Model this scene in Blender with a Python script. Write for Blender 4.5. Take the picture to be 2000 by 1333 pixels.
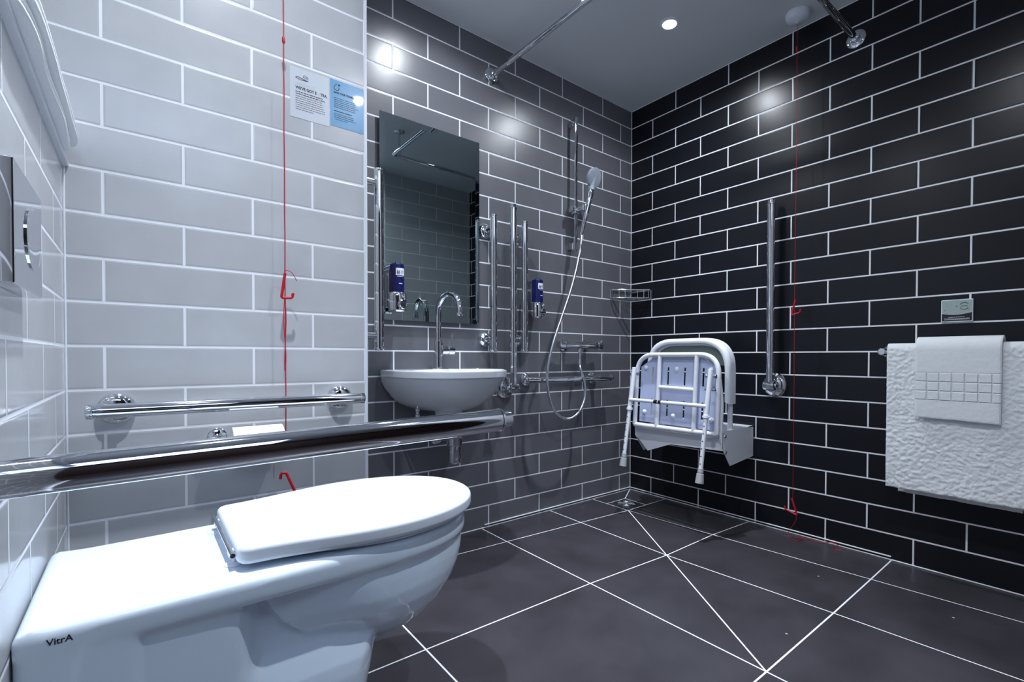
import bpy, bmesh, math, random
from mathutils import Vector, Matrix, noise
random.seed(7)
PI = math.pi
for o in list(bpy.data.objects): bpy.data.objects.remove(o)
SC = bpy.context.scene
COL = SC.collection

# ------------------------------------------------------------------ camera
F_PX, CX, CY = 943.54, 1050.84, 712.07
YAW, PIT, ROLL = 0.68885, -0.01529, 0.00179
CAM = Vector((-2.2811, -1.8932, 0.80005))
fw = Vector((math.sin(YAW)*math.cos(PIT), math.cos(YAW)*math.cos(PIT), math.sin(PIT)))
rt = Vector((math.cos(YAW), -math.sin(YAW), 0)); up = rt.cross(fw)
r2 = rt*math.cos(ROLL)+up*math.sin(ROLL); u2 = -rt*math.sin(ROLL)+up*math.cos(ROLL)
cd = bpy.data.cameras.new('camera'); cam = bpy.data.objects.new('camera', cd); COL.objects.link(cam)
cam.matrix_world = Matrix(((r2.x, u2.x, -fw.x, CAM.x), (r2.y, u2.y, -fw.y, CAM.y), (r2.z, u2.z, -fw.z, CAM.z), (0, 0, 0, 1)))
cd.sensor_width = 36; cd.lens = 36*F_PX/2000
cd.shift_x = (1000-CX)/2000; cd.shift_y = (CY-666.5)/2000
cd.clip_start = 0.01; cd.clip_end = 50
SC.camera = cam

# ------------------------------------------------------------------ world, exposure
w = bpy.data.worlds.new('world'); SC.world = w; w.use_nodes = True
bg = w.node_tree.nodes['Background']; bg.inputs[0].default_value = (0.45, 0.5, 0.62, 1); bg.inputs[1].default_value = 0.015
SC.view_settings.view_transform = 'Standard'; SC.view_settings.look = 'None'
SC.view_settings.gamma = 1; SC.view_settings.use_curve_mapping = False
SC.view_settings.exposure = 1.5
CEIL = 2.27
HALL_W = 6.0
LIGHTS = [(-0.47, -0.60, 48), (-1.34, -0.39, 42), (-1.31, -1.62, 58), (-2.07, -0.90, 57)]   # the recessed ceiling spots
LCOL = (0.87, 0.925, 1.0)
def beam(ld):
    """reflector lamp: a bright core about 40 degrees wide and a weak wide spill"""
    ld.use_nodes = True; nt = ld.node_tree; em = nt.nodes['Emission']
    tc = nt.nodes.new('ShaderNodeTexCoord'); sp = nt.nodes.new('ShaderNodeSeparateXYZ'); nt.links.new(tc.outputs['Normal'], sp.inputs[0])
    ab = nt.nodes.new('ShaderNodeMath'); ab.operation = 'ABSOLUTE'; nt.links.new(sp.outputs['Z'], ab.inputs[0])
    ml = nt.nodes.new('ShaderNodeMath'); ml.operation = 'MULTIPLY_ADD'; ml.inputs[1].default_value = BEAM_K; ml.inputs[2].default_value = -BEAM_K; nt.links.new(ab.outputs[0], ml.inputs[0])
    ex = nt.nodes.new('ShaderNodeMath'); ex.operation = 'EXPONENT'; nt.links.new(ml.outputs[0], ex.inputs[0])
    sl = nt.nodes.new('ShaderNodeMapRange'); sl.inputs['From Min'].default_value = 0.19; sl.inputs['From Max'].default_value = 0.72
    sl.inputs['To Min'].default_value = 0; sl.inputs['To Max'].default_value = SPILL; nt.links.new(ab.outputs[0], sl.inputs['Value'])
    ad = nt.nodes.new('ShaderNodeMath'); ad.operation = 'ADD'; nt.links.new(sl.outputs[0], ad.inputs[1]); nt.links.new(ex.outputs[0], ad.inputs[0])
    nt.links.new(ad.outputs[0], em.inputs['Strength'])
BEAM_K, SPILL = 13.0, 0.19
for (lx, ly, e) in LIGHTS:
    ld = bpy.data.lights.new('downlight_lamp', 'SPOT'); ld.energy = e; ld.color = LCOL
    ld.spot_size = math.radians(168); ld.spot_blend = 0.35; ld.shadow_soft_size = 0.022
    beam(ld); lo = bpy.data.objects.new('downlight_lamp', ld); COL.objects.link(lo); lo.location = (lx, ly, CEIL-0.012)

# fill lamp added over the unseen hall, for blue light on the toilet's side
hl = bpy.data.lights.new('hall_fill', 'AREA'); hl.energy = HALL_W; hl.color = (0.56, 0.72, 1.0); hl.shape = 'RECTANGLE'; hl.size = 0.9; hl.size_y = 1.1
ho = bpy.data.objects.new('hall_fill', hl); COL.objects.link(ho); ho.location = (-2.2, -2.55, 2.26); ho.rotation_euler = (math.radians(12), 0, 0)

# ------------------------------------------------------------------ materials
MATS = {}
def pr(name, col, rough=0.5, metal=0.0, coat=0.0, trans=0.0, emis=None, es=0, spec=0.5, bump=None):
    if name in MATS: return MATS[name]
    m = bpy.data.materials.new(name); m.use_nodes = True; nt = m.node_tree; b = nt.nodes['Principled BSDF']
    b.inputs['Base Color'].default_value = (*col, 1); b.inputs['Roughness'].default_value = rough
    b.inputs['Metallic'].default_value = metal; b.inputs['Coat Weight'].default_value = coat
    b.inputs['Coat Roughness'].default_value = 0.03
    b.inputs['Transmission Weight'].default_value = trans; b.inputs['Specular IOR Level'].default_value = spec
    if emis: b.inputs['Emission Color'].default_value = (*emis, 1); b.inputs['Emission Strength'].default_value = es
    # faint procedural variation so no surface is perfectly even
    tc = nt.nodes.new('ShaderNodeTexCoord'); nz = nt.nodes.new('ShaderNodeTexNoise')
    nz.inputs['Scale'].default_value = bump[0] if bump else 35
    nt.links.new(tc.outputs['Object'], nz.inputs['Vector'])
    bp = nt.nodes.new('ShaderNodeBump'); bp.inputs['Strength'].default_value = bump[1] if bump else 0.01
    bp.inputs['Distance'].default_value = bump[2] if bump else 0.001
    nt.links.new(nz.outputs['Fac'], bp.inputs['Height']); nt.links.new(bp.outputs[0], b.inputs['Normal'])
    MATS[name] = m; return m
CHROME = pr('chrome', (0.70, 0.72, 0.76), 0.04, 1.0)
SATIN = pr('satin_metal', (0.55, 0.57, 0.6), 0.25, 1.0)
CERAMIC = pr('white_ceramic', (0.74, 0.85, 0.97), 0.10, coat=0.5)  # blue tint puts the cool light on the toilet's side into the glaze
BASINC = pr('basin_ceramic', (0.66, 0.69, 0.74), 0.10, coat=0.5)
PLASTIC = pr('white_plastic', (0.76, 0.83, 0.92), 0.22)
COATED = pr('white_coated_steel', (0.78, 0.81, 0.88), 0.28)
GREYPL = pr('grey_seat_pad', (0.20, 0.25, 0.22), 0.5)
SEATPL = pr('seat_plastic_blue_shade', (0.47, 0.53, 0.74), 0.35)  # white panel tinted lavender, the blue of its shade put into the colour
DARKPL = pr('black_plastic', (0.01, 0.01, 0.012), 0.35)
RUBBER = pr('grey_rubber', (0.40, 0.42, 0.43), 0.6)
RED = pr('red_cord', (0.44, 0.003, 0.018), 0.4)
MIRROR = pr('mirror_silver', (0.42, 0.50, 0.50), 0.012, 1.0)
MIREDGE = pr('mirror_bevel', (0.44, 0.50, 0.51), 0.03, 1.0)
CEILM = pr('ceiling_paint', (0.66, 0.69, 0.73), 0.42)
GROUT = pr('grout', (0.78, 0.80, 0.85), 0.7)
SEALM = pr('sealant', (0.74, 0.77, 0.82), 0.45)
TRIMW = pr('white_trim', (0.66, 0.70, 0.76), 0.3)
TERRY = pr('terry', (0.84, 0.87, 0.90), 0.95, spec=0.15, bump=(520, 0.5, 0.003))
BLUEL = pr('bottle_blue', (0.004, 0.006, 0.085), 0.3)
INK = pr('ink', (0.01, 0.012, 0.03), 0.6)
PALEINK = pr('pale_ink', (0.42, 0.50, 0.52), 0.6)
PAPER = pr('laminated_card', (0.52, 0.56, 0.62), 0.3, coat=0.2)
BLUECARD = pr('blue_card', (0.085, 0.28, 0.50), 0.28, coat=0.35)
WHITEL = pr('white_label', (0.75, 0.78, 0.85), 0.3)
PALEG = pr('grey_green_panel', (0.36, 0.45, 0.43), 0.35)
PAPERR = pr('toilet_paper', (0.85, 0.87, 0.90), 0.9, bump=(120, 0.3, 0.001))
GLOW = pr('lamp_glow', (1, 1, 1), 0.3, emis=(0.9, 0.95, 1.0), es=60)
HALL = pr('hall_paint', (0.05, 0.022, 0.016), 0.7)
HALLFL = pr('hall_carpet', (0.03, 0.02, 0.018), 0.9)
CLEAR = pr('spray_face', (0.30, 0.34, 0.40), 0.25)

def tile_mat(name, axis, sign, shift, c1, c2, rough, mort, zoff=0.0, msize=0.0030, bump=0.35, coat=0.0, spec=0.5):
    """half-bonded wall tiles, 0.308 x 0.103 m, from the world position"""
    m = bpy.data.materials.new(name); m.use_nodes = True; nt = m.node_tree; b = nt.nodes['Principled BSDF']
    g = nt.nodes.new('ShaderNodeNewGeometry'); sp = nt.nodes.new('ShaderNodeSeparateXYZ'); nt.links.new(g.outputs['Position'], sp.inputs[0])
    mu = nt.nodes.new('ShaderNodeMath'); mu.operation = 'MULTIPLY_ADD'; mu.inputs[1].default_value = sign; mu.inputs[2].default_value = shift + 0.30809*40
    nt.links.new(sp.outputs[axis], mu.inputs[0])
    zz = nt.nodes.new('ShaderNodeMath'); zz.operation = 'ADD'; zz.inputs[1].default_value = zoff; nt.links.new(sp.outputs['Z'], zz.inputs[0])
    cb = nt.nodes.new('ShaderNodeCombineXYZ'); nt.links.new(mu.outputs[0], cb.inputs[0]); nt.links.new(zz.outputs[0], cb.inputs[1])
    def brick(ms, smooth):
        br = nt.nodes.new('ShaderNodeTexBrick'); nt.links.new(cb.outputs[0], br.inputs['Vector'])
        br.offset = 0.5; br.offset_frequency = 2; br.squash = 1
        br.inputs['Scale'].default_value = 1.0; br.inputs['Brick Width'].default_value = 0.30809; br.inputs['Row Height'].default_value = 0.103
        br.inputs['Mortar Size'].default_value = ms; br.inputs['Mortar Smooth'].default_value = smooth; br.inputs['Bias'].default_value = 0
        return br
    br = brick(msize, 0.12); b2 = brick(msize*2.4, 1.0)
    br.inputs['Color1'].default_value = (*c1, 1); br.inputs['Color2'].default_value = (*c2, 1); br.inputs['Mortar'].default_value = (*mort, 1)
    nz = nt.nodes.new('ShaderNodeTexNoise'); nz.inputs['Scale'].default_value = 9; nz.inputs['Detail'].default_value = 4; nt.links.new(g.outputs['Position'], nz.inputs['Vector'])
    hs = nt.nodes.new('ShaderNodeHueSaturation'); mr = nt.nodes.new('ShaderNodeMapRange')
    mr.inputs['To Min'].default_value = 0.88; mr.inputs['To Max'].default_value = 1.12; nt.links.new(nz.outputs['Fac'], mr.inputs['Value'])
    nt.links.new(mr.outputs[0], hs.inputs['Value']); nt.links.new(br.outputs['Color'], hs.inputs['Color']); nt.links.new(hs.outputs[0], b.inputs['Base Color'])
    rr = nt.nodes.new('ShaderNodeMapRange'); rr.inputs['To Min'].default_value = rough; rr.inputs['To Max'].default_value = 0.75
    nt.links.new(br.outputs['Fac'], rr.inputs['Value']); nt.links.new(rr.outputs[0], b.inputs['Roughness'])
    inv = nt.nodes.new('ShaderNodeMath'); inv.operation = 'MULTIPLY_ADD'; inv.inputs[1].default_value = -1; nt.links.new(b2.outputs['Fac'], inv.inputs[0])
    n2 = nt.nodes.new('ShaderNodeMath'); n2.operation = 'MULTIPLY'; n2.inputs[1].default_value = 0.25; nt.links.new(nz.outputs['Fac'], n2.inputs[0]); nt.links.new(n2.outputs[0], inv.inputs[2])
    bp = nt.nodes.new('ShaderNodeBump'); bp.inputs['Strength'].default_value = bump; bp.inputs['Distance'].default_value = 0.0012
    nt.links.new(inv.outputs[0], bp.inputs['Height']); nt.links.new(bp.outputs[0], b.inputs['Normal'])
    b.inputs['Coat Weight'].default_value = coat; b.inputs['Specular IOR Level'].default_value = spec
    return m
T_GREY = tile_mat('grey_wall_tile', 'X', 1, -0.0564, (0.118, 0.122, 0.140), (0.130, 0.131, 0.150), 0.31, (0.80, 0.82, 0.88))
T_BLACK = tile_mat('black_wall_tile', 'Y', -1, -0.0007, (0.007, 0.008, 0.012), (0.009, 0.010, 0.015), 0.30, (0.82, 0.84, 0.88), spec=0.28)
WC = (0.435, 0.45, 0.475)
T_WHITE = tile_mat('pale_wall_tile', 'X', 1, 2.346, WC, (0.455, 0.47, 0.495), 0.22, (0.76, 0.78, 0.83), bump=0.6)
T_LEFT = tile_mat('pale_side_tile', 'Y', -1, -0.059, WC, (0.455, 0.47, 0.495), 0.16, (0.72, 0.75, 0.82), bump=0.6)
T_OPP = tile_mat('pale_far_tile', 'X', 1, 0.02, (0.36, 0.37, 0.40), (0.38, 0.39, 0.42), 0.25, (0.60, 0.62, 0.66))

def floor_mat():
    m = bpy.data.materials.new('floor_tile'); m.use_nodes = True; nt = m.node_tree; b = nt.nodes['Principled BSDF']
    g = nt.nodes.new('ShaderNodeNewGeometry'); nz = nt.nodes.new('ShaderNodeTexNoise'); nz.inputs['Scale'].default_value = 5; nz.inputs['Detail'].default_value = 7
    nt.links.new(g.outputs['Position'], nz.inputs['Vector'])
    cr = nt.nodes.new('ShaderNodeValToRGB'); cr.color_ramp.elements[0].position = 0.3; cr.color_ramp.elements[0].color = (0.027, 0.025, 0.031, 1)
    cr.color_ramp.elements[1].position = 0.75; cr.color_ramp.elements[1].color = (0.046, 0.043, 0.053, 1)
    nt.links.new(nz.outputs['Fac'], cr.inputs[0])
    vo = nt.nodes.new('ShaderNodeTexVoronoi'); vo.inputs['Scale'].default_value = 5.5; nt.links.new(g.outputs['Position'], vo.inputs['Vector'])
    lt = nt.nodes.new('ShaderNodeMath'); lt.operation = 'LESS_THAN'; lt.inputs[1].default_value = 0.02; nt.links.new(vo.outputs['Distance'], lt.inputs[0])
    mx = nt.nodes.new('ShaderNodeMixRGB'); mx.inputs[2].default_value = (0.4, 0.4, 0.42, 1); nt.links.new(lt.outputs[0], mx.inputs[0]); nt.links.new(cr.outputs[0], mx.inputs[1])
    nt.links.new(mx.outputs[0], b.inputs['Base Color'])
    n2 = nt.nodes.new('ShaderNodeTexNoise'); n2.inputs['Scale'].default_value = 12; nt.links.new(g.outputs['Position'], n2.inputs['Vector'])
    rr = nt.nodes.new('ShaderNodeMapRange'); rr.inputs['To Min'].default_value = 0.24; rr.inputs['To Max'].default_value = 0.42
    nt.links.new(n2.outputs['Fac'], rr.inputs['Value']); nt.links.new(rr.outputs[0], b.inputs['Roughness'])
    n3 = nt.nodes.new('ShaderNodeTexNoise'); n3.inputs['Scale'].default_value = 260; nt.links.new(g.outputs['Position'], n3.inputs['Vector'])
    bp = nt.nodes.new('ShaderNodeBump'); bp.inputs['Strength'].default_value = 0.12; bp.inputs['Distance'].default_value = 0.0008
    nt.links.new(n3.outputs['Fac'], bp.inputs['Height']); nt.links.new(bp.outputs[0], b.inputs['Normal'])
    return m
T_FLOOR = floor_mat()

# ------------------------------------------------------------------ mesh helpers
def obj(name, bm, mat, parent=None, smooth=True, mats=None):
    me = bpy.data.meshes.new(name); bmesh.ops.recalc_face_normals(bm, faces=bm.faces); bm.to_mesh(me); bm.free()
    for mm in (mats or [mat]): me.materials.append(mm)
    if smooth:
        for p_ in me.polygons: p_.use_smooth = True
        try: me.set_sharp_from_angle(angle=math.radians(38))
        except Exception: pass
    o = bpy.data.objects.new(name, me); COL.objects.link(o)
    if smooth: wn = o.modifiers.new('weighted', 'WEIGHTED_NORMAL'); wn.keep_sharp = True
    if parent: o.parent = parent; o.matrix_parent_inverse = parent.matrix_basis.inverted()
    return o
def thing(name, label, cat, loc=(0, 0, 0), group=None):
    o = bpy.data.objects.new(name, None); COL.objects.link(o); o.location = loc; o.empty_display_size = 0.05
    o['label'] = label; o['category'] = cat
    if group: o['group'] = group
    return o
def tag(o, label, cat, group=None):
    o['label'] = label; o['category'] = cat
    if group: o['group'] = group
    return o
def struct(o): o['kind'] = 'structure'; return o
def new(): return bmesh.new()
def box(bm, a, b, bev=0.0, seg=2, rot=None, mi=0):
    a, b = Vector(a), Vector(b); c = (a+b)/2; s = b-a
    t = bmesh.new(); bmesh.ops.create_cube(t, size=1)
    for v in t.verts: v.co = Vector((v.co.x*s.x, v.co.y*s.y, v.co.z*s.z))
    if bev: bmesh.ops.bevel(t, geom=list(t.edges), offset=bev, segments=seg, affect='EDGES', profile=0.5)
    for v in t.verts: v.co = ((rot @ v.co) if rot else v.co) + c
    merge(bm, t, mi); return bm
def merge(bm, t, mi=0):
    mp = {}
    for v in t.verts: mp[v] = bm.verts.new(v.co)
    for f in t.faces:
        try: nf = bm.faces.new([mp[v] for v in f.verts]); nf.material_index = mi
        except ValueError: pass
    t.free()
def frame(d):
    d = d.normalized(); a = Vector((0, 0, 1)) if abs(d.z) < 0.9 else Vector((1, 0, 0))
    x = d.cross(a).normalized(); return x, d.cross(x).normalized()
def loft(bm, rings, cap0=True, cap1=True, closed=True):
    R = [[bm.verts.new(p) for p in r] for r in rings]
    n = len(R[0])
    for a, b in zip(R, R[1:]):
        for i in range(n if closed else n-1):
            j = (i+1) % n
            try: bm.faces.new((a[i], a[j], b[j], b[i]))
            except ValueError: pass
    if cap0: bm.faces.new(list(reversed(R[0])))
    if cap1: bm.faces.new(R[-1])
    return R
def tube(bm, pts, r, n=16, caps=True):
    """round tube through points; r is a number or a list"""
    P = [Vector(p) for p in pts]; k = len(P); rr = r if isinstance(r, (list, tuple)) else [r]*k
    rings = []; x = None
    for i, p in enumerate(P):
        d = (P[min(i+1, k-1)]-P[max(i-1, 0)]).normalized()
        if x is None: x, y = frame(d)
        else:
            x = (x - d*x.dot(d)).normalized(); y = d.cross(x)
        rings.append([p + (x*math.cos(2*PI*j/n)+y*math.sin(2*PI*j/n))*rr[i] for j in range(n)])
    loft(bm, rings, caps, caps); return bm
def smooth_path(pts, sub=8):
    P = [Vector(p) for p in pts]; out = []
    for i in range(len(P)-1):
        p0 = P[max(i-1, 0)]; p1 = P[i]; p2 = P[i+1]; p3 = P[min(i+2, len(P)-1)]
        for k in range(sub):
            t = k/sub
            out.append(0.5*((2*p1)+(-p0+p2)*t+(2*p0-5*p1+4*p2-p3)*t*t+(-p0+3*p1-3*p2+p3)*t**3))
    out.append(P[-1]); return out
def fillet(pts, r, n=6, closed=False):
    """polyline with its corners rounded to radius r"""
    P = [Vector(p) for p in pts]; out = []; k = len(P)
    for i, p in enumerate(P):
        if not closed and i in (0, k-1): out.append(p); continue
        a = (P[i-1]-p); b = (P[(i+1) % k]-p); la, lb = a.length, b.length; a.normalize(); b.normalize()
        q = min(r, la*0.49, lb*0.49); s, e = p+a*q, p+b*q
        for j in range(n+1):
            t = j/n; out.append(s*(1-t)**2 + p*2*t*(1-t) + e*t*t)
    return out
def lathe(bm, o, axis, prof, n=32):
    """prof: (distance along axis, radius)"""
    o = Vector(o); d = Vector(axis).normalized(); x, y = frame(d); rings = []
    for (t, r) in prof:
        rings.append([o + d*t + (x*math.cos(2*PI*j/n)+y*math.sin(2*PI*j/n))*max(r, 1e-5) for j in range(n)])
    loft(bm, rings); return bm
def prism(bm, poly, vec, mi=0):
    a = [bm.verts.new(Vector(p)) for p in poly]; b = [bm.verts.new(Vector(p)+Vector(vec)) for p in poly]
    f = [bm.faces.new(list(reversed(a))), bm.faces.new(b)]
    for i in range(len(a)):
        j = (i+1) % len(a); f.append(bm.faces.new((a[i], a[j], b[j], b[i])))
    for q in f: q.material_index = mi
    return bm
def capped(r, L, rd=0.004):
    return [(0, r-rd), (rd*0.35, r-rd*0.3), (rd, r), (L-rd, r), (L-rd*0.35, r-rd*0.3), (L, r-rd)]
def text(name, s, size, loc, xdir, ydir, mat, parent, bold=0.0, sx=1.0):
    cu = bpy.data.curves.new(name, 'FONT'); cu.body = s; cu.size = size; cu.extrude = 0.00015; cu.offset = bold; cu.resolution_u = 3
    t = bpy.data.objects.new(name, cu); COL.objects.link(t); dg = bpy.context.evaluated_depsgraph_get(); dg.update()
    me = bpy.data.meshes.new_from_object(t.evaluated_get(dg)); bpy.data.objects.remove(t); bpy.data.curves.remove(cu)
    X = Vector(xdir).normalized(); Y = Vector(ydir).normalized(); Z = X.cross(Y)
    M = Matrix(((X.x*sx, Y.x, Z.x, loc[0]), (X.y*sx, Y.y, Z.y, loc[1]), (X.z*sx, Y.z, Z.z, loc[2]), (0, 0, 0, 1)))
    me.transform(M); me.materials.clear(); me.materials.append(mat)
    o = bpy.data.objects.new(name, me); COL.objects.link(o)
    if parent: o.parent = parent; o.matrix_parent_inverse = parent.matrix_basis.inverted()
    return o

# ------------------------------------------------------------------ the room
WY, WX, LX = -0.3586, -1.723, -2.4137        # face of the pale pier, its edge, face of the boxed-in left wall
YB, LEDGE, LXB = -1.88, 1.236, -2.62
def plane_box(name, a, b, mat): bm = new(); box(bm, a, b); return struct(obj(name, bm, mat, smooth=False))
plane_box('wall_back', (WX, 0, 0), (0.1, 0.1, CEIL), T_GREY)
plane_box('wall_right', (0, YB-0.1, 0), (0.1, 0, CEIL), T_BLACK)
plane_box('wall_front', (-1.35, YB-0.1, 0), (0, YB, CEIL), T_OPP)
plane_box('wall_pier', (LXB-0.1, WY, 0), (WX, 0.1, CEIL), T_WHITE)
plane_box('wall_left', (LXB, YB, 0), (LX, WY, LEDGE-0.004), T_LEFT)
plane_box('wall_left_upper', (LXB-0.1, YB-0.1, 0), (LXB, WY, CEIL), T_LEFT)
plane_box('ceiling', (LXB-0.1, YB-0.1, CEIL), (0.1, 0.1, CEIL+0.08), CEILM)
bm = new(); box(bm, (LXB, YB, LEDGE-0.005), (LX+0.011, WY, LEDGE+0.004), 0.002, 1)
struct(obj('trim_1', bm, TRIMW))
bm = new(); box(bm, (WX-0.008, WY-0.0025, 0), (WX+0.002, WY+0.01, CEIL), 0.002, 1)
struct(obj('trim_2', bm, TRIMW))
# the dim hall behind the doorway the picture was taken from
plane_box('wall_hall_left', (-2.75, -3.4, 0), (-2.65, YB-0.1, 2.3), HALL)
plane_box('wall_hall_right', (-0.7, -3.4, 0), (-0.6, YB-0.1, 2.3), HALL)
plane_box('wall_hall_end', (-2.75, -3.5, 0), (-0.6, -3.4, 2.3), HALL)
plane_box('floor_hall', (-2.75, -3.5, -0.05), (-0.6, YB-0.1, 0), HALLFL)
plane_box('ceiling_hall', (-2.75, -3.5, 2.3), (-0.6, YB-0.1, 2.35), CEILM)

# floor: slabs of dark tile in a bed of pale grout, falling to the drain
bm = new(); box(bm, (LXB, YB-0.1, -0.05), (0.0, 0.0, -0.00035))
for f in bm.faces: f.material_index = 1
xs = ['r', 'a', 'b', 'c', 'd', 'e']
FP = {('r', 0): (0, 0), ('a', 0): (-.322, 0), ('b', 0): (-.640, 0), ('c', 0): (-1.060, 0), ('d', 0): (-1.68, 0), ('e', 0): (-2.41, 0),
      ('r', 1): (0, -.256), ('a', 1): (-.322, -.256), ('b', 1): (-.644, -.231), ('c', 1): (-1.062, -.203), ('d', 1): (-1.683, -.16), ('e', 1): (-2.41, -.11),
      ('r', 2): (0, -.740), ('a', 2): (-.296, -.723), ('b', 2): (-.646, -.727), ('c', 2): (-1.060, -.703), ('d', 2): (-1.685, -.690), ('e', 2): (-2.41, -.68),
      ('r', 3): (0, -1.318), ('a', 3): (-.253, -1.321), ('b', 3): (-.613, -1.324), ('c', 3): (-1.058, -1.324), ('d', 3): (-1.69, -1.32), ('e', 3): (-2.41, -1.315),
      ('r', 4): (0, -1.98), ('a', 4): (-.21, -1.98), ('b', 4): (-.59, -1.98), ('c', 4): (-1.056, -1.98), ('d', 4): (-1.69, -1.98), ('e', 4): (-2.41, -1.98)}
def slab_cell(poly, inset=0.0025):
    P = [Vector((x, y, 0)) for x, y in poly]
    ar = sum(P[i].x*P[(i+1) % len(P)].y-P[(i+1) % len(P)].x*P[i].y for i in range(len(P)))
    if ar < 0: P.reverse()
    out = []; n = len(P)
    for i in range(n):
        a, p, b = P[i-1], P[i], P[(i+1) % n]
        d1 = (p-a).normalized(); d2 = (b-p).normalized(); n1 = Vector((-d1.y, d1.x, 0)); n2 = Vector((-d2.y, d2.x, 0))
        k = inset/max(0.15, 1+n1.dot(n2)); out.append(p+(n1+n2)*k)
    prism(bm, [v+Vector((0, 0, -0.0004)) for v in out], (0, 0, 0.0004), 0)
for i in range(5):
    for j in range(4):
        q = [FP[(xs[i], j)], FP[(xs[i+1], j)], FP[(xs[i+1], j+1)], FP[(xs[i], j+1)]]
        if i == 0 and j == 0:
            A, B, C_, D_ = (-.170, -.106), (-.323, -.106), (-.322, -.256), (-.172, -.256)
            slab_cell([A, B, C_, D_]); slab_cell([(0, 0), (-.322, 0), B, A]); slab_cell([(0, 0), A, D_, (0, -.256)])
        elif (i, j) in ((1, 1), (2, 2)): slab_cell([q[0], q[1], q[2]]); slab_cell([q[0], q[2], q[3]])
        else: slab_cell(q)
struct(obj('floor', bm, None, smooth=False, mats=[T_FLOOR, GROUT]))
# sealant along the foot of the walls, with a raised cove lip around the shower end
bm = new(); box(bm, (WX, -0.005, 0), (0, 0, 0.005), 0.0015, 1); struct(obj('trim_3', bm, SEALM))
bm = new(); box(bm, (-0.005, YB, 0), (0, 0, 0.005), 0.0015, 1); struct(obj('trim_4', bm, SEALM))
bm = new(); box(bm, (-1.047, -0.007, 0.013), (0, 0, 0.017), 0.001, 1); struct(obj('trim_5', bm, SEALM))
bm = new(); box(bm, (-0.007, -1.318, 0.013), (0, 0, 0.017), 0.001, 1); struct(obj('trim_6', bm, SEALM))
for k, (a, b) in enumerate([((-0.004, -0.004, 0), (0, 0, CEIL)), ((LX, WY-0.003, 0), (LX+0.004, WY, LEDGE))]):
    bm = new(); box(bm, a, b, 0.001, 1); struct(obj('trim_%d' % (7+k), bm, SEALM))

# ------------------------------------------------------------------ ceiling lights
dl_labels = ['small round ceiling spotlight glowing above the shower corner, the lit one in view',
             'small round ceiling spotlight above the washbasin and mirror', 'small round ceiling spotlight near the doorway wall',
             'small round ceiling spotlight above the toilet']
for (lx, ly, e), lb in zip(LIGHTS, dl_labels):
    t = thing('downlight', lb, 'ceiling light', (lx, ly, CEIL), 'recessed ceiling spotlights')
    bm = new(); lathe(bm, (lx, ly, CEIL), (0, 0, -1), [(0, 0.042), (0.003, 0.042), (0.005, 0.038), (0.005, 0.030), (0.001, 0.027), (0.001, 0.0)]); obj('bezel', bm, PLASTIC, t)
    bm = new(); lathe(bm, (lx, ly, CEIL), (0, 0, -1), [(0.0012, 0.025), (0.004, 0.025), (0.0055, 0.018), (0.006, 0.0)]); obj('lens', bm, GLOW, t)

# ------------------------------------------------------------------ toilet
TY, TXB = -0.822, LX+0.001
def outline(xb, xt, wb, wm, xm, n=44, yc=TY, pw=2.15, rc=0.0, neck=None):
    """D-shaped plan: flat back at xb (half width wb), widest wm at xm, round tip at xt"""
    side = []
    for i in range(n+1):
        t = i/n; x = xb + (xt-xb)*((1-math.cos(t*PI))/2 if rc else math.sin(t*PI/2))
        if x < xm:
            s = (x-xb)/(xm-xb); s = s*s*(3-2*s); hw = wb+(wm-wb)*s
        else:
            s = min(1, (x-xm)/(xt-xm)); hw = wm*max(0, 1-s**pw)**(1/pw)
        if neck:                       # a waist between x = neck[0] and neck[1], down to half width neck[2]
            s = min(1, max(0, (x-neck[0])/(neck[1]-neck[0]))); s = s*s*(3-2*s); hw = min(hw, wb+(neck[2]-wb)*s)
        if rc and x-xb < rc: hw = hw-rc+math.sqrt(max(0, rc*rc-(rc-(x-xb))**2))
        side.append((x, hw))
    return [(x, yc-h) for x, h in side] + [(x, yc+h) for x, h in reversed(side[:-1])]
def scale_in(o, d):
    n = len(o); out = []
    for i in range(n):
        a, b = Vector(o[i-1]), Vector(o[(i+1) % n]); t = (b-a); 
        if t.length < 1e-9: out.append(o[i]); continue
        t.normalize(); out.append((o[i][0]-t.y*d, o[i][1]+t.x*d))
    return out
def rounded_slab(bm, o, z0, z1, r, dome=0.0):
    rings = []
    for a in (0, 30, 60, 90):
        a = math.radians(a); rings.append((r*(1-math.sin(a)), z0+r*(1-math.cos(a))))
    for a in (90, 60, 30, 0):
        a = math.radians(a); rings.append((r*(1-math.sin(a)), z1-r*(1-math.cos(a))))
    rr = [[(x, y, z) for x, y in scale_in(o, d)] for d, z in rings]
    R = loft(bm, rr, True, False)
    # domed top in shrinking rings toward the middle
    last = R[-1]; c = Vector((sum(v.co.x for v in last)/len(last), sum(v.co.y for v in last)/len(last), 0))
    for s in (0.9, 0.7, 0.45, 0.2):
        ring = [bm.verts.new((c.x+(v.co.x-c.x)*s, c.y+(v.co.y-c.y)*s, z1+dome*(1-s*s))) for v in R[-1]]
        for i in range(len(ring)):
            j = (i+1) % len(ring); bm.faces.new((last[i], last[j], ring[j], ring[i]))
        last = ring
    bm.faces.new(last)
toilet = thing('toilet', 'white wall-backed ceramic toilet with its lid closed, large in the foreground', 'toilet', (LX+0.35, TY, 0))
bm = new()
rounded_slab(bm, outline(TXB, -1.668, 0.172, 0.180, -1.93), 0.392, 0.441, 0.014)
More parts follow.
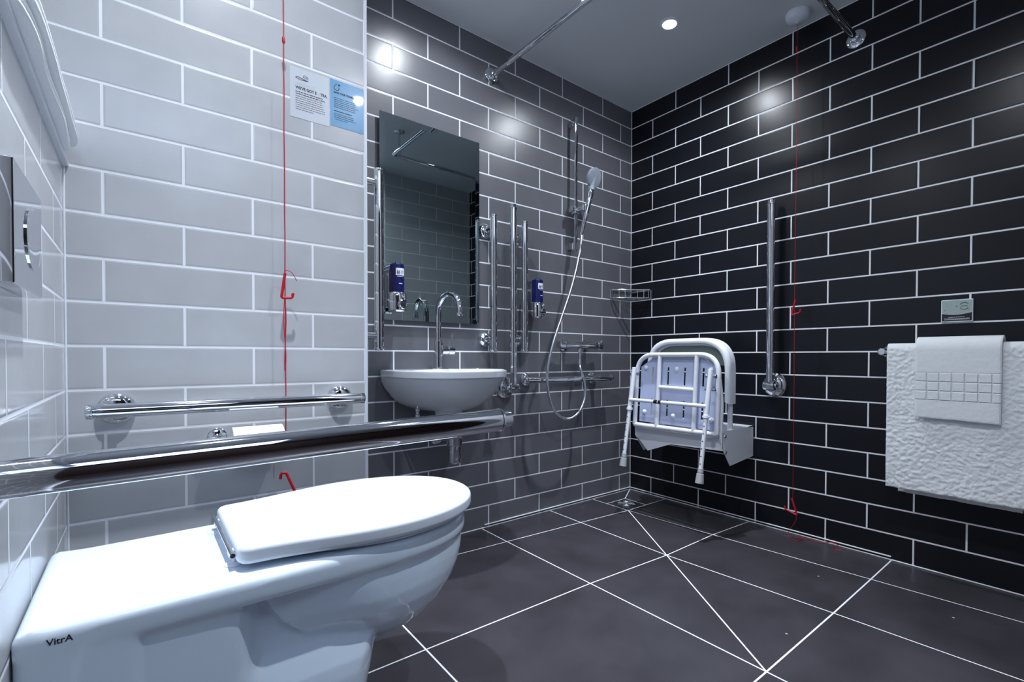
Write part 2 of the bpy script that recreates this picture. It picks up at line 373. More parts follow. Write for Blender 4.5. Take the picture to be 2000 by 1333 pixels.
BR = [(0.425, -2.13, -1.672, .170), (0.39, -2.12, -1.672, .170), (0.36, -2.108, -1.674, .169), (0.33, -2.09, -1.682, .166), (0.30, -2.06, -1.697, .158), (0.27, -2.02, -1.722, .144), (0.245, -1.99, -1.752, .125), (0.222, -1.96, -1.79, .10), (0.206, -1.93, -1.85, .06)]
rings = []
for z, xb, xt, wm in BR: rings.append([(x, y, z) for x, y in outline(xb, xt, wm*0.80, wm, (xb*0.6+xt*0.4), pw=2.1)])
loft(bm, list(reversed(rings)))
PR = [(0.0, -1.955, .154), (0.10, -1.93, .155), (0.20, -1.905, .155), (0.225, -1.90, .150), (0.25, -1.90, .136), (0.275, -1.90, .120), (0.30, -1.89, .114), (0.36, -1.89, .114), (0.40, -1.87, .114)]
loft(bm, [[(x, y, z) for x, y in outline(TXB, xt, 0.163, 0.163, -2.02, pw=2.6, neck=(-2.165, -2.12, wm))] for z, xt, wm in PR])
box(bm, (TXB, TY-0.172, 0.0), (-2.285, TY+0.172, 0.425), 0.008, 2)
pan = obj('pan', bm, CERAMIC, toilet)
rm = pan.modifiers.new('remesh', 'REMESH'); rm.mode = 'VOXEL'; rm.voxel_size = 0.0045; rm.use_smooth_shade = True
sm = pan.modifiers.new('smooth', 'SMOOTH'); sm.factor = 0.6; sm.iterations = 6
bm = new(); rounded_slab(bm, outline(-2.12, -1.676, 0.125, 0.176, -1.90, rc=0.03), 0.4425, 0.4505, 0.0038); obj('seat', bm, PLASTIC, toilet)
bm = new(); rounded_slab(bm, outline(-2.160, -1.655, 0.150, 0.192, -1.90, rc=0.022), 0.4515, 0.4835, 0.0095, 0.003)
obj('lid', bm, PLASTIC, toilet)
for s in (-1, 1):
    yy = TY+s*0.098
    bm = new(); lathe(bm, (-2.158, yy, 0.4395), (0, 0, 1), [(0, 0.016), (0.003, 0.016), (0.006, 0.013), (0.007, 0.005), (0.020, 0.005)])
    box(bm, (-2.168, yy-0.008, 0.455), (-2.13, yy+0.008, 0.468), 0.003, 2)
    obj('hinge', bm, PLASTIC, toilet)
bm = new(); tube(bm, [(-2.1645, TY-0.128, 0.466), (-2.1645, TY+0.128, 0.466)], 0.004, 12); obj('hinge_rod', bm, CHROME, toilet)
text('lettering', 'VitrA', 0.0125, (-2.380, TY-0.1725, 0.4165), (1, 0, 0), (0, 0, 1), INK, toilet, bold=0.00015, sx=0.92)

# ------------------------------------------------------------------ flush plate on the boxed-in wall
t = thing('flush_plate', 'chrome rectangular flush plate with oval button on the left tiled wall', 'flush plate', (LX, -0.95, 0.965))
bm = new(); box(bm, (LX, -1.072, 0.885), (LX+0.021, -0.868, 1.032), 0.002, 2); obj('plate', bm, CHROME, t)
bm = new()
ring = lambda r, x: [(x, -0.948+math.cos(2*PI*j/40)*0.056*r, 0.958+math.sin(2*PI*j/40)*0.042*r) for j in range(40)]
loft(bm, [ring(1.0, LX+0.0205), ring(1.0, LX+0.0225), ring(0.96, LX+0.0235), ring(0.5, LX+0.0230), ring(0.1, LX+0.0228)]); obj('button', bm, CHROME, t)

# ------------------------------------------------------------------ towels folded on the ledge
def terry_block(name, label, lo, hi, seed, group, hump=0.0):
    bm = new(); nx, ny, nz_ = 22, 70, 8
    lo, hi = Vector(lo), Vector(hi); c = (lo+hi)/2; h = (hi-lo)/2
    bmesh.ops.create_uvsphere(bm, u_segments=96, v_segments=48, radius=1)
    for v in bm.verts:
        n = v.co.normalized()
        def sp(a, e): return math.copysign(abs(a)**e, a)
        k = max(abs(n.x), abs(n.y), abs(n.z)); q = n/k
        l = 1.0/((abs(q.x)**9+abs(q.y)**9+abs(q.z)**9)**(1/9)); q = q*l
        # fold crease along the front edge
        z = q.z; x = q.x
        cre = math.exp(-(z/0.16)**2)*0.13*(1 if x > 0 else 0)*max(0, x)
        p = Vector((c.x+h.x*(x-cre*0.35), c.y+h.y*q.y, c.z+h.z*z))
        p += Vector((1, 0.4, 0.25))*noise.noise(p*9+Vector((seed, 0, 0)))*0.004
        if z > 0: p.z += hump*max(0, 1-((p.y-c.y)/h.y)**2)*z
        v.co = p
    return tag(obj(name, bm, TERRY), label, 'towel', group)
terry_block('folded_towel', 'white folded towel lying lowest on the tiled ledge at top left', (-2.60, -1.04, 1.2405), (-2.389, -0.415, 1.263), 1, 'towels folded on the ledge')
terry_block('folded_towel', 'white folded towel in the middle of the ledge stack, ending nearest the pale wall', (-2.60, -1.02, 1.2640), (-2.380, -0.375, 1.290), 5, 'towels folded on the ledge')
terry_block('folded_towel', 'white plump folded towel topmost on the ledge stack', (-2.60, -0.98, 1.2915), (-2.394, -0.72, 1.338), 9, 'towels folded on the ledge', 0.004)

# ------------------------------------------------------------------ chrome rails
def grab_rail(label, a, b, wall, mounts, r=0.0165, fr=0.036, group=None):
    """a, b: bar ends; wall: vector from bar to wall; mounts: fractions along the bar"""
    a, b, wv = Vector(a), Vector(b), Vector(wall); d = (b-a).normalized(); n = wv.normalized(); L = (b-a).length
    t = thing('grab_rail', label, 'grab rail', tuple((a+b)/2+wv), group)
    bm = new(); lathe(bm, a+d*0.017, d, [(0, r-0.001), (0.001, r), (L-0.035, r), (L-0.034, r-0.001)], 28); obj('bar', bm, CHROME, t)
    for p, dd in ((a, d), (b, -d)):
        bm = new(); lathe(bm, p, dd, [(0, r-0.003), (0.001, r-0.001), (0.003, r+0.0005), (0.012, r+0.0005), (0.0135, r-0.001), (0.0175, r-0.001)], 28); obj('end_cap', bm, CHROME, t)
    for m in mounts:
        p = a+(b-a)*m
        bm = new(); lathe(bm, p+wv, -n, [(0, fr), (0.006, fr), (0.013, fr-0.003), (0.019, fr-0.009), (0.022, fr-0.016), (0.023, 0.0125), (wv.length-r*0.6, 0.0115)], 32)
        obj('mount', bm, CHROME, t)
    return t
grab_rail('horizontal chrome grab rail on the pale tiled wall behind the toilet', (-2.377, WY-0.070, 0.675), (-1.758, WY-0.070, 0.675), (0, 0.0702, 0), (0.083, 0.917), fr=0.037)
grab_rail('vertical chrome grab rail left of the mirror, half hiding the soap dispenser side', (-1.641, -0.25, 0.822), (-1.641, -0.25, 1.448), (-0.082, 0, 0), (0.08, 0.92))
grab_rail('vertical chrome grab rail just right of the mirror edge', (-1.045, -0.075, 0.824), (-1.045, -0.075, 1.443), (0, 0.0752, 0), (0.09, 0.90), fr=0.034)
grab_rail('vertical chrome grab rail beside the second soap dispenser', (-0.868, -0.075, 0.826), (-0.868, -0.075, 1.444), (0, 0.0752, 0), (0.09, 0.88), fr=0.034)
grab_rail('horizontal chrome grab rail low on the grey wall behind the shower hose loop', (-0.865, -0.075, 0.688), (-0.250, -0.075, 0.684), (0, 0.0752, 0), (0.10, 0.86), fr=0.034)

def hinged_rail(label, base, n, d, L, stand, r=0.0175, fr=0.055):
    """base on the wall, n wall normal, d the arm's direction, stand its distance from the wall"""
    base, n, d = Vector(base), Vector(n), Vector(d)
    t = thing('support_rail', label, 'support rail', tuple(base))
    bm = new(); lathe(bm, base-n*0.0005, n, [(0, fr), (0.008, fr), (0.016, fr-0.004), (0.024, fr-0.014), (0.028, fr-0.028), (0.030, 0.012), (max(0.032, stand-0.012), 0.012)], 40); obj('wall_plate', bm, CHROME, t)
    k = base+n*stand; s = d.cross(n).normalized()
    bm = new(); lathe(bm, k-s*0.026, s, capped(0.024, 0.052, 0.006), 32); lathe(bm, k-s*0.032, s, [(0, 0.008), (0.003, 0.010), (0.064-0.003, 0.010), (0.064, 0.008)], 20); obj('hinge_knuckle', bm, CHROME, t)
    bm = new(); lathe(bm, k, d, [(0, r), (L-0.022, r), (L-0.021, r-0.0015)], 36); obj('bar', bm, CHROME, t)
    bm = new(); lathe(bm, k+d*(L-0.021), d, [(0, r+0.0008), (0.004, r+0.0008), (0.005, r-0.002), (0.019, r-0.0025), (0.021, r-0.005)], 36); obj('end_cap', bm, CHROME, t)
    return t
hinged_rail('tall folded-up chrome support rail between two vertical grab rails on the grey wall', (-0.935, 0, 0.655), (0, -1, 0), (0, 0, 1), 0.855, 0.075)
hinged_rail('tall folded-up chrome support rail on the black wall beside the shower seat', (0, -0.862, 0.672), (-1, 0, 0), (0, 0, 1), 0.845, 0.058)
fd = thing('support_rail', 'thick chrome drop-down support rail lowered across the foreground above the toilet', 'support rail', (LX, -1.20, 0.684))
bm = new(); lathe(bm, (LX-0.0005, -1.20, 0.679), (1, 0, 0), [(0, 0.055), (0.008, 0.055), (0.014, 0.050), (0.018, 0.03)], 40); obj('wall_plate', bm, CHROME, fd)
bm = new(); lathe(bm, (LX+0.012, -1.20, 0.679), (0.998, 0, 0.018), [(0, 0.0195), (0.600, 0.0195), (0.601, 0.018)], 48); obj('bar', bm, CHROME, fd)
bm = new(); lathe(bm, (LX+0.613, -1.20, 0.690), (0.998, 0, 0.018), [(0, 0.0203), (0.004, 0.0203), (0.005, 0.0145), (0.0235, 0.0138), (0.025, 0.011)], 48); obj('end_cap', bm, CHROME, fd)

# ------------------------------------------------------------------ toilet roll
t = thing('toilet_roll_holder', 'small chrome toilet roll holder on the pale wall behind the support rail', 'holder', (-2.118, WY, 0.585))
bm = new(); lathe(bm, (-2.125, WY+0.0003, 0.588), (0, -1, 0), [(0, 0.022), (0.006, 0.022), (0.010, 0.018), (0.012, 0.007), (0.066, 0.007)], 24); obj('mount', bm, CHROME, t)
bm = new(); tube(bm, fillet([(-2.125, WY-0.060, 0.588), (-2.125, WY-0.070, 0.588), (-2.11, WY-0.070, 0.588), (-1.962, WY-0.070, 0.588)], 0.008), 0.0055, 14)
lathe(bm, (-1.968, WY-0.070, 0.588), (1, 0, 0), capped(0.009, 0.008, 0.003), 16); obj('arm', bm, CHROME, t)
bm = new(); R_ = [(0, 0.020), (0.0, 0.041), (0.001, 0.042), (0.116, 0.042), (0.117, 0.041), (0.117, 0.020)]
x0 = -2.100; n = 48; rings = [[(x0+a, WY-0.070+math.cos(2*PI*j/n)*r, 0.574+math.sin(2*PI*j/n)*r) for j in range(n)] for a, r in R_+[R_[0]]]
loft(bm, rings, False, False); o = tag(obj('toilet_roll', bm, PAPERR), 'white toilet roll on the chrome holder, peeping over the foreground rail', 'toilet roll')

# ------------------------------------------------------------------ emergency pull cords
def hook_handle(name, P, parent, r=0.0038):
    bm = new(); tube(bm, fillet(P, 0.006, 4), r, 12)
    lathe(bm, Vector(P[-1])+Vector((0, 0, -0.002)), (0, 0, 1), [(0, 0.002), (0.001, r), (0.004, r), (0.005, 0.002)], 12)
    return obj(name, bm, RED, parent)
t = thing('pull_cord', 'red emergency pull cord with a triangular handle hanging before the pale tiled wall', 'pull cord', (-1.9674, -0.4015, CEIL))
bm = new(); lathe(bm, (-1.9674, -0.4015, CEIL), (0, 0, -1), [(0, 0.048), (0.006, 0.050), (0.022, 0.046), (0.030, 0.036), (0.034, 0.012), (0.040, 0.006)], 40); obj('ceiling_switch', bm, PLASTIC, t)
rnd = [(-1.9674+0.0006*math.sin(i*1.7), -0.4015, CEIL-0.04-i*(CEIL-0.04-0.512)/30) for i in range(31)]
bm = new(); tube(bm, smooth_path(rnd, 2), 0.0014, 8)
tube(bm, smooth_path([(-1.9694, -0.4015, 1.035), (-1.9624, -0.4015, 1.041), (-1.9484, -0.4015, 1.034), (-1.9374, -0.4015, 1.013)], 6), 0.001, 8)
for k in range(2): tube(bm, smooth_path([(-1.9684, -0.4015, 0.97), (-1.9714+k*0.006, -0.4015, 0.90), (-1.9664-k*0.003, -0.4015, 0.80), (-1.9694, -0.4015, 0.76)], 6), 0.0011, 8)
obj('cord', bm, RED, t)
bm = new(); lathe(bm, (-1.9674, -0.4015, 1.667), (0, 0, 1), [(0, 0.002), (0.003, 0.0042), (0.016, 0.0042), (0.019, 0.002)], 16); obj('bead', bm, RED, t)
hook_handle('handle', [(-1.9674, -0.4015, 1.032), (-1.9769, -0.4015, 0.963), (-1.9494, -0.4015, 0.965), (-1.9474, -0.4015, 0.976)], t)
hook_handle('handle', [(-1.9824, -0.4015, 0.458), (-1.9804, -0.4015, 0.474), (-1.9684, -0.4015, 0.475), (-1.9464, -0.4015, 0.42), (-1.9264, -0.4015, 0.36)], t)
t = thing('pull_cord', 'red emergency pull cord with triangular handles hanging in front of the black tiled wall', 'pull cord', (-0.095, -0.981, CEIL))
bm = new(); lathe(bm, (-0.100, -0.985, CEIL), (0, 0, -1), [(0, 0.048), (0.006, 0.050), (0.022, 0.046), (0.030, 0.036), (0.034, 0.012), (0.040, 0.006)], 40); obj('ceiling_switch', bm, PLASTIC, t)
bm = new(); Yc = -0.977
tube(bm, smooth_path([(-0.095, -0.983, CEIL-0.04), (-0.082, Yc, 2.13), (-0.08, Yc-0.001, 1.6), (-0.08, Yc+0.001, 1.04), (-0.08, Yc-0.001, 0.6), (-0.08, Yc, 0.17)], 8), 0.0010, 8)
coil = [(-0.08, -0.980, 0.17), (-0.082, -0.994, 0.10), (-0.070, -0.965, 0.045), (-0.060, -0.950, 0.012), (-0.072, -0.965, 0.003), (-0.085, -0.995, 0.003), (-0.060, -1.005, 0.004), (-0.045, -0.985, 0.006), (-0.030, -1.00, 0.003),
        (-0.022, -1.03, 0.003), (-0.030, -1.055, 0.002), (-0.020, -1.08, 0.003), (-0.015, -1.11, 0.012), (-0.014, -1.135, 0.006), (-0.045, -1.125, 0.002), (-0.058, -1.135, 0.002), (-0.052, -1.165, 0.002)]
tube(bm, smooth_path(coil, 7), 0.0013, 8); obj('cord', bm, RED, t)
bm = new(); lathe(bm, (-0.082, Yc, 2.122), (0, 0, 1), [(0, 0.002), (0.003, 0.0046), (0.018, 0.0046), (0.021, 0.002)], 16); obj('bead', bm, RED, t)
hook_handle('handle', [(-0.08, -0.980, 1.052), (-0.08, -0.964, 0.985), (-0.08, -0.999, 0.994), (-0.08, -1.001, 1.006)], t)
hook_handle('handle', [(-0.08, -0.972, 0.182), (-0.08, -0.996, 0.112), (-0.08, -0.945, 0.128), (-0.08, -0.943, 0.138)], t)

# ------------------------------------------------------------------ cards on the pale wall
def card_lines(bm, x0, x1, z, h, y, rng):
    x = x0
    while x < x1-0.002:
        wl = rng.uniform(0.003, 0.009); e = min(x+wl, x1)
        box(bm, (x, y-0.0003, z), (e, y, z+h)); x = e+0.0013
rng = random.Random(3)
yk = WY-0.0008
t = thing('notice_card', 'white laminated notice card with small dark print on the pale wall', 'notice', (-1.889, WY, 1.565))
bm = new(); box(bm, (-1.943, yk, 1.493), (-1.8345, WY, 1.638), 0.0003, 1); obj('card', bm, PAPER, t)
text('lettering', "FORGOT IT?", 0.0115, (-1.928, yk-0.0001, 1.588), (1, 0, 0), (0, 0, 1), PALEINK, t, bold=0.0001, sx=0.85)
text('lettering', "WE'VE GOT E", 0.0118, (-1.928, yk-0.0001, 1.5765), (1, 0, 0), (0, 0, 1), INK, t, bold=0.0004, sx=0.80)
text('lettering', "X", 0.0118, (-1.8665, yk-0.0001, 1.5765), (1, 0, 0), (0, 0, 1), PALEINK, t, bold=0.0001, sx=0.7)
text('lettering', "TRA.", 0.0118, (-1.8595, yk-0.0001, 1.5765), (1, 0, 0), (0, 0, 1), INK, t, bold=0.0004, sx=0.76)
bm = new()
for k in range(9): card_lines(bm, -1.928, -1.850+rng.uniform(-0.006, 0.004) if k < 8 else -1.88, 1.568-k*0.0062, 0.0022 if k < 2 else 0.0013, yk, rng)
obj('small_print', bm, INK, t)
bm = new(); tube(bm, [(-1.928, yk, 1.6085), (-1.922, yk, 1.6125), (-1.912, yk, 1.6095), (-1.894, yk, 1.6065), (-1.894, yk, 1.617), (-1.905, yk, 1.621), (-1.908, yk, 1.612)], 0.0008, 6)
for k in range(3): tube(bm, [(-1.9035+k*0.003, yk, 1.611), (-1.9035+k*0.003, yk, 1.616)], 0.0006, 6)
tube(bm, [(-1.928, yk, 1.6085), (-1.915, yk, 1.605), (-1.894, yk, 1.6065)], 0.0008, 6); obj('brush_symbol', bm, INK, t)
t = thing('notice_card', 'bright blue notice card stuck beside the white one on the pale wall', 'notice', (-1.78, WY, 1.57))
bm = new(); box(bm, (-1.8335, yk, 1.500), (-1.727, WY, 1.643), 0.0003, 1); obj('card', bm, PAPER, t)
bm = new(); box(bm, (-1.8325, yk-0.0004, 1.501), (-1.7315, yk, 1.6405), 0.0002, 1); obj('blue_panel', bm, BLUECARD, t)
yq = yk-0.0006
text('lettering', "SAVE YOUR TOWELS", 0.0082, (-1.822, yq, 1.600), (1, 0, 0), (0, 0, 1), INK, t, bold=0.0003, sx=0.80)
bm = new()
for k in range(6): card_lines(bm, -1.821, -1.752+rng.uniform(-0.006, 0.004), 1.586-k*0.0056, 0.0012, yq, rng)
card_lines(bm, -1.821, -1.765, 1.546, 0.0022, yq, rng)
for k in range(4): card_lines(bm, -1.821+0.003*(k == 3), -1.76+rng.uniform(-0.004, 0.006)-0.02*(k == 3), 1.5385-k*0.0056, 0.0012, yq, rng)
obj('small_print', bm, INK, t)
bm = new(); tube(bm, smooth_path([(-1.813, yq, 1.629), (-1.819, yq, 1.622), (-1.820, yq, 1.614), (-1.813, yq, 1.610), (-1.807, yq, 1.613), (-1.8065, yq, 1.620)], 4), 0.0008, 6)
lathe(bm, (-1.8065, yq, 1.627), (0, -1, 0), [(0, 0.0028), (0.0005, 0.0028)], 12); obj('drop_symbol', bm, INK, t)

# ------------------------------------------------------------------ mirror
t = thing('wall_mirror', 'tall frameless mirror hanging on the grey wall over the tap', 'mirror', (-1.317, 0, 1.36))
mx0, mx1, mz0, mz1, by = -1.548, -1.086, 0.948, 1.770, 0.022
bm = new(); box(bm, (mx0+0.03, -0.0162, mz0+0.03), (mx1-0.03, 0, mz1-0.03)); obj('backing', bm, DARKPL, t, smooth=False)
bm = new()
def rect(i, y): return [(mx0+i, y, mz0+i), (mx1-i, y, mz0+i), (mx1-i, y, mz1-i), (mx0+i, y, mz1-i)]
loft(bm, [rect(0, -0.0165), rect(0, -0.0192), rect(by, -0.0200), rect(by, -0.0165), rect(0, -0.0165)], False, False); obj('bevelled_edge', bm, MIREDGE, t, smooth=False)
bm = new(); prism(bm, rect(by, -0.0200), (0, 0.0032, 0)); obj('mirror_glass', bm, MIRROR, t, smooth=False)

# ------------------------------------------------------------------ soap dispensers
def dispenser(x, y0, z0, label, k=1.0):
    t = thing('soap_dispenser', label, 'soap dispenser', (x, y0, z0), 'wall soap dispensers with blue bottles')
    bm = new(); box(bm, (x-0.030, y0-0.048, z0+0.02), (x+0.030, y0, z0+0.168), 0.004, 2); box(bm, (x-0.024, y0-0.050, z0+0.168), (x+0.024, y0, z0+0.184), 0.004, 2); obj('bracket', bm, SATIN, t)
    c = (x+0.000, y0-0.060)
    def ov(rx, ry, z, n=40): return [(c[0]+math.cos(2*PI*j/n)*rx, c[1]+math.sin(2*PI*j/n)*ry, z) for j in range(n)]
    bm = new(); loft(bm, [ov(.024, .026, z0+.070), ov(.0265, .029, z0+.074), ov(.0265, .029, z0+.180), ov(.025, .027, z0+.186), ov(.012, .012, z0+.188), ov(.010, .010, z0+.194), ov(.004, .004, z0+.196)]); obj('bottle', bm, BLUEL, t)
    bm = new()   # pale label wrapped round the front of the bottle
    a0, a1 = math.radians(-125), math.radians(-45)
    for zlo, zhi in ((0.140, 0.168),):
        ro = [[(c[0]+math.cos(a0+(a1-a0)*j/10)*.0270, c[1]+math.sin(a0+(a1-a0)*j/10)*.0295, z0+z) for j in range(11)] for z in (zlo, zhi)]
        loft(bm, ro, False, False, closed=False)
    obj('label_band', bm, WHITEL, t); bm = new()
    for (zlo, zhi, q0, q1) in ((0.107, 0.110, -100, -70), (0.135, 0.1365, -115, -58)):
        q0, q1 = math.radians(q0), math.radians(q1)
        loft(bm, [[(c[0]+math.cos(q0+(q1-q0)*j/6)*.0270, c[1]+math.sin(q0+(q1-q0)*j/6)*.0295, z0+z) for j in range(7)] for z in (zlo, zhi)], False, False, closed=False)
        obj('label_line', bm, WHITEL, t); bm = new()
    bm.free()
    ax = Vector((math.cos(math.radians(-93)), math.sin(math.radians(-93)), 0)); tx = Vector((-ax.y, ax.x, 0))*1
    p = Vector((c[0]+ax.x*.028, c[1]+ax.y*.0305, z0+.145)); text('lettering', 'H', 0.019, p-tx*0.012, tx, (0, 0, 1), INK, t, bold=0.0007, sx=0.8)
    bm = new()
    for q in range(3): box(bm, p+tx*0.003+Vector((-0.0002, -0.0004, 0.004+q*0.004)), p+tx*0.014+Vector((0.0002, 0.0004, 0.0052+q*0.004)))
    obj('small_print', bm, INK, t)
    bm = new(); loft(bm, [ov(.028, .025, z0), ov(.034, .031, z0+.006), ov(.036, .033, z0+.03), ov(.036, .033, z0+.060), ov(.035, .031, z0+.072), ov(.031, .027, z0+.076)])
    obj('pump_housing', bm, CHROME, t)
    d = Vector((0.25, -1, 0)).normalized()
    bm = new(); lathe(bm, Vector((c[0], c[1], z0+.028))+d*0.022, d, [(0, .019), (.016, .019), (.019, .016), (.020, .005)], 28); obj('push_button', bm, CHROME, t)
    bm = new(); lathe(bm, Vector((c[0]+.006, c[1]-.026, z0+.060)), (0.5, -0.8, 0.2), capped(.007, .014, .002), 16); obj('lock', bm, CHROME, t)
dispenser(-1.503, -0.020, 0.975, 'chrome soap dispenser with blue bottle over the mirror corner left of the tap')
dispenser(-0.776, 0.0, 0.990, 'chrome soap dispenser with blue bottle on grey tiles right of the grab rails')

# ------------------------------------------------------------------ washbasin
BC = (-1.31, -0.0)
def basin_ring(a, b, z, n=72, inner=None, pw=2.5, zc=None):
    """ring of points at equal angles round a centre behind-the-rim; shape is a half superellipse with a flat back on the wall"""
    cx, cy = BC[0], -0.16; pts = []
    for j in range(n):
        th = 2*PI*j/n; dx, dy = math.cos(th), math.sin(th)
        if inner: pts.append((inner[0]+dx*a, inner[1]+dy*b, z)); continue
        lo_, hi_ = 0.0, 1.0
        for _ in range(30):
            m = (lo_+hi_)/2; X = cx+dx*m-BC[0]; Y = cy+dy*m
            ins = Y <= -0.0004 and (abs(X)/a)**pw + (max(0, -Y)/b)**pw <= 1
            lo_, hi_ = (m, hi_) if ins else (lo_, m)
        pts.append((cx+dx*lo_, cy+dy*lo_, z))
    return pts
sink = thing('washbasin', 'small white wall-hung ceramic washbasin under the mirror', 'washbasin', (-1.31, 0, 0.67))
bm = new(); A, B_ = 0.238, 0.385
outer = [basin_ring(.07, .19, .578), basin_ring(.12, .235, .590), basin_ring(.165, .28, .612), basin_ring(.195, .318, .642), basin_ring(.216, .348, .675), basin_ring(.229, .368, .705), basin_ring(.2325, .3745, .7165),
         basin_ring(.231, .373, .7195), basin_ring(.239, .384, .722), basin_ring(.240, .386, .742), basin_ring(.238, .384, .7465), basin_ring(.232, .377, .749)]
ic = (-1.31, -0.235)
inner_ = [basin_ring(.195, .128, .748, inner=ic, ), basin_ring(.188, .121, .740, inner=ic), basin_ring(.165, .105, .690, inner=ic), basin_ring(.12, .08, .650, inner=ic), basin_ring(.03, .03, .640, inner=ic)]
loft(bm, outer+inner_); obj('basin', bm, BASINC, sink)
bm = new(); lathe(bm, (-1.31, -0.14, 0.50), (0, 0, 1), [(0, 0.045), (0.02, 0.052), (0.07, 0.055), (0.095, 0.058)], 32); obj('waste_shroud', bm, BASINC, sink)
t = thing('bottle_trap', 'chrome bottle trap hanging under the washbasin', 'bottle trap', (-1.31, -0.16, 0.36))
bm = new(); lathe(bm, (-1.294, -0.16, 0.362), (0, 0, 1), [(0, 0.012), (0.004, 0.022), (0.012, 0.0265), (0.075, 0.0275), (0.078, 0.031), (0.108, 0.033), (0.115, 0.026), (0.118, 0.017), (0.160, 0.017)], 36); obj('trap_body', bm, CHROME, t)
bm = new(); tube(bm, [(-1.294, -0.135, 0.455), (-1.294, 0.001, 0.455)], 0.016, 20); lathe(bm, (-1.294, 0, 0.455), (0, -1, 0), [(0, .034), (.004, .033), (.008, .018)], 28); obj('wall_pipe', bm, CHROME, t)
t = thing('supply_pipe', 'thin pale water pipe with isolating valve under the basin left side', 'water pipe', (-1.46, -0.14, 0.5))
bm = new(); tube(bm, fillet([(-1.440, -0.14, 0.628), (-1.452, -0.15, 0.60), (-1.452, -0.15, 0.48), (-1.452, 0.002, 0.44)], 0.03), 0.0055, 12); obj('pipe', bm, CHROME, t)
bm = new(); lathe(bm, (-1.452, -0.15, 0.565), (0, 0, 1), [(0, .007), (.002, .010), (.010, .010), (.012, .007), (.022, .007), (.024, .010), (.032, .010), (.034, .006)], 12); obj('valve', bm, SATIN, t)

# tap
t = thing('basin_tap', 'chrome swan-neck mixer tap standing on the washbasin', 'tap', (-1.322, -0.075, 0.749))
tx, ty = -1.322, -0.075
bm = new(); lathe(bm, (tx, ty, 0.7475), (0, 0, 1), [(0, .024), (.003, .025), (.005, .0205), (.006, .0195), (.118, .0195), (.120, .018), (.121, .0125), (.128, .0125)], 36); obj('body', bm, CHROME, t)
sp = [(tx, ty, .86), (tx, ty, .975)]
for k in range(1, 15):
    a = PI*k/14*1.06; sp.append((tx+0.018*(1-math.cos(a))/2, ty-0.0725*(1-math.cos(a)), .985+0.0700*math.sin(a)))
e = Vector(sp[-1]); dd = (e-Vector(sp[-2])).normalized()
bm = new(); tube(bm, smooth_path(sp, 3), .0118, 22); lathe(bm, e-dd*0.002, dd, [(0, .0118), (.002, .0150), (.007, .0155), (.012, .0135), (.013, .010)], 24); obj('spout', bm, CHROME, t)
bm = new(); lathe(bm, (tx+.014, ty, .826), (1, 0.05, 0.02), [(0, .0165), (.028, .0165), (.029, .0145), (.031, .0145), (.032, .0175), (.058, .0175), (.061, .014)], 28)
tube(bm, [(tx+.060, ty, .835), (tx+.064, ty-.004, .900)], .0036, 12); obj('lever', bm, CHROME, t)
bm = new(); box(bm, (tx+.02, ty-.05, .7485), (tx+.05, ty-.044, .751), .001, 1); obj('plug_lift', bm, CHROME, t)

# ------------------------------------------------------------------ shower
t = thing('shower_riser_rail', 'slim vertical chrome shower riser rail on the grey wall', 'shower rail', (-0.51, 0, 1.7))
rx, ry = -0.510, -0.052
bm = new(); box(bm, (rx-.009, ry-.006, 1.358), (rx+.009, ry+.006, 2.055), .004, 2); obj('rail', bm, CHROME, t)
for z in (1.385, 2.03):
    bm = new(); box(bm, (rx-.010, ry, z-.018), (rx+.010, .0005, z+.018), .004, 2); obj('wall_bracket', bm, CHROME, t)
bm = new(); box(bm, (rx-.020, ry-.020, 1.548), (rx+.016, ry+.016, 1.588), .007, 2); lathe(bm, (rx-.018, ry, 1.568), (-1, 0, 0), capped(.014, .022, .003), 20)
box(bm, (rx-.012, ry-.060, 1.556), (rx+.010, ry-.014, 1.582), .008, 2); lathe(bm, (rx, ry-.062, 1.552), (0.15, -0.1, 1), [(0, .017), (.004, .018), (.028, .020), (.032, .017)], 24); obj('slider', bm, CHROME, t)
# handset: axis leans outward and to the right
hb = Vector((-0.509, -0.115, 1.500)); hd = Vector((0.16, -0.16, 1)).normalized()
t = thing('shower_handset', 'chrome and white shower handset resting in the riser slider', 'shower head', tuple(hb))
bm = new(); lathe(bm, hb, hd, [(-0.070, .0075), (-0.066, .0095), (-0.02, .0095), (0, .0105), (.012, .0115), (.10, .0135), (.150, .0155), (.168, .012)], 24); obj('handle', bm, CHROME, t)
hc = hb+hd*0.225; nrm = Vector((0.35, -0.85, -0.36)).normalized(); nrm = (nrm-hd*nrm.dot(hd)*0.6).normalized()
nrm = Vector((0.12, -0.93, -0.30)).normalized()
x_, y_ = frame(nrm)
bm = new(); hR = 0.052
lathe(bm, hc-nrm*0.022, nrm, [(0, .020), (.003, .034), (.010, .048), (.018, hR-.001), (.024, hR), (.026, hR-.001)], 44); tube(bm, [hb+hd*0.160, hb+hd*0.185-nrm*0.010, hc-nrm*0.014], [.0150, .018, .022], 20); obj('head', bm, CLEAR, t)
bm = new(); lathe(bm, hc+nrm*0.003, nrm, [(0, hR-.003), (.002, hR-.003), (.0035, hR-.008), (.004, .01)], 44)
for rr_, k in ((.012, 6), (.024, 12), (.036, 18), (.046, 24)):
    for q in range(k):
        a = 2*PI*q/k; lathe(bm, hc+nrm*0.0055+(x_*math.cos(a)+y_*math.sin(a))*rr_, nrm, [(0, .0016), (.0012, .0014)], 6)
obj('spray_face', bm, CLEAR, t)
t = thing('shower_mixer', 'chrome thermostatic bar shower valve on the grey wall', 'shower valve', (-0.475, -0.05, 0.86))
bm = new(); lathe(bm, (-0.600, -0.062, 0.862), (1, 0, 0), capped(.0205, .235, .004), 32)
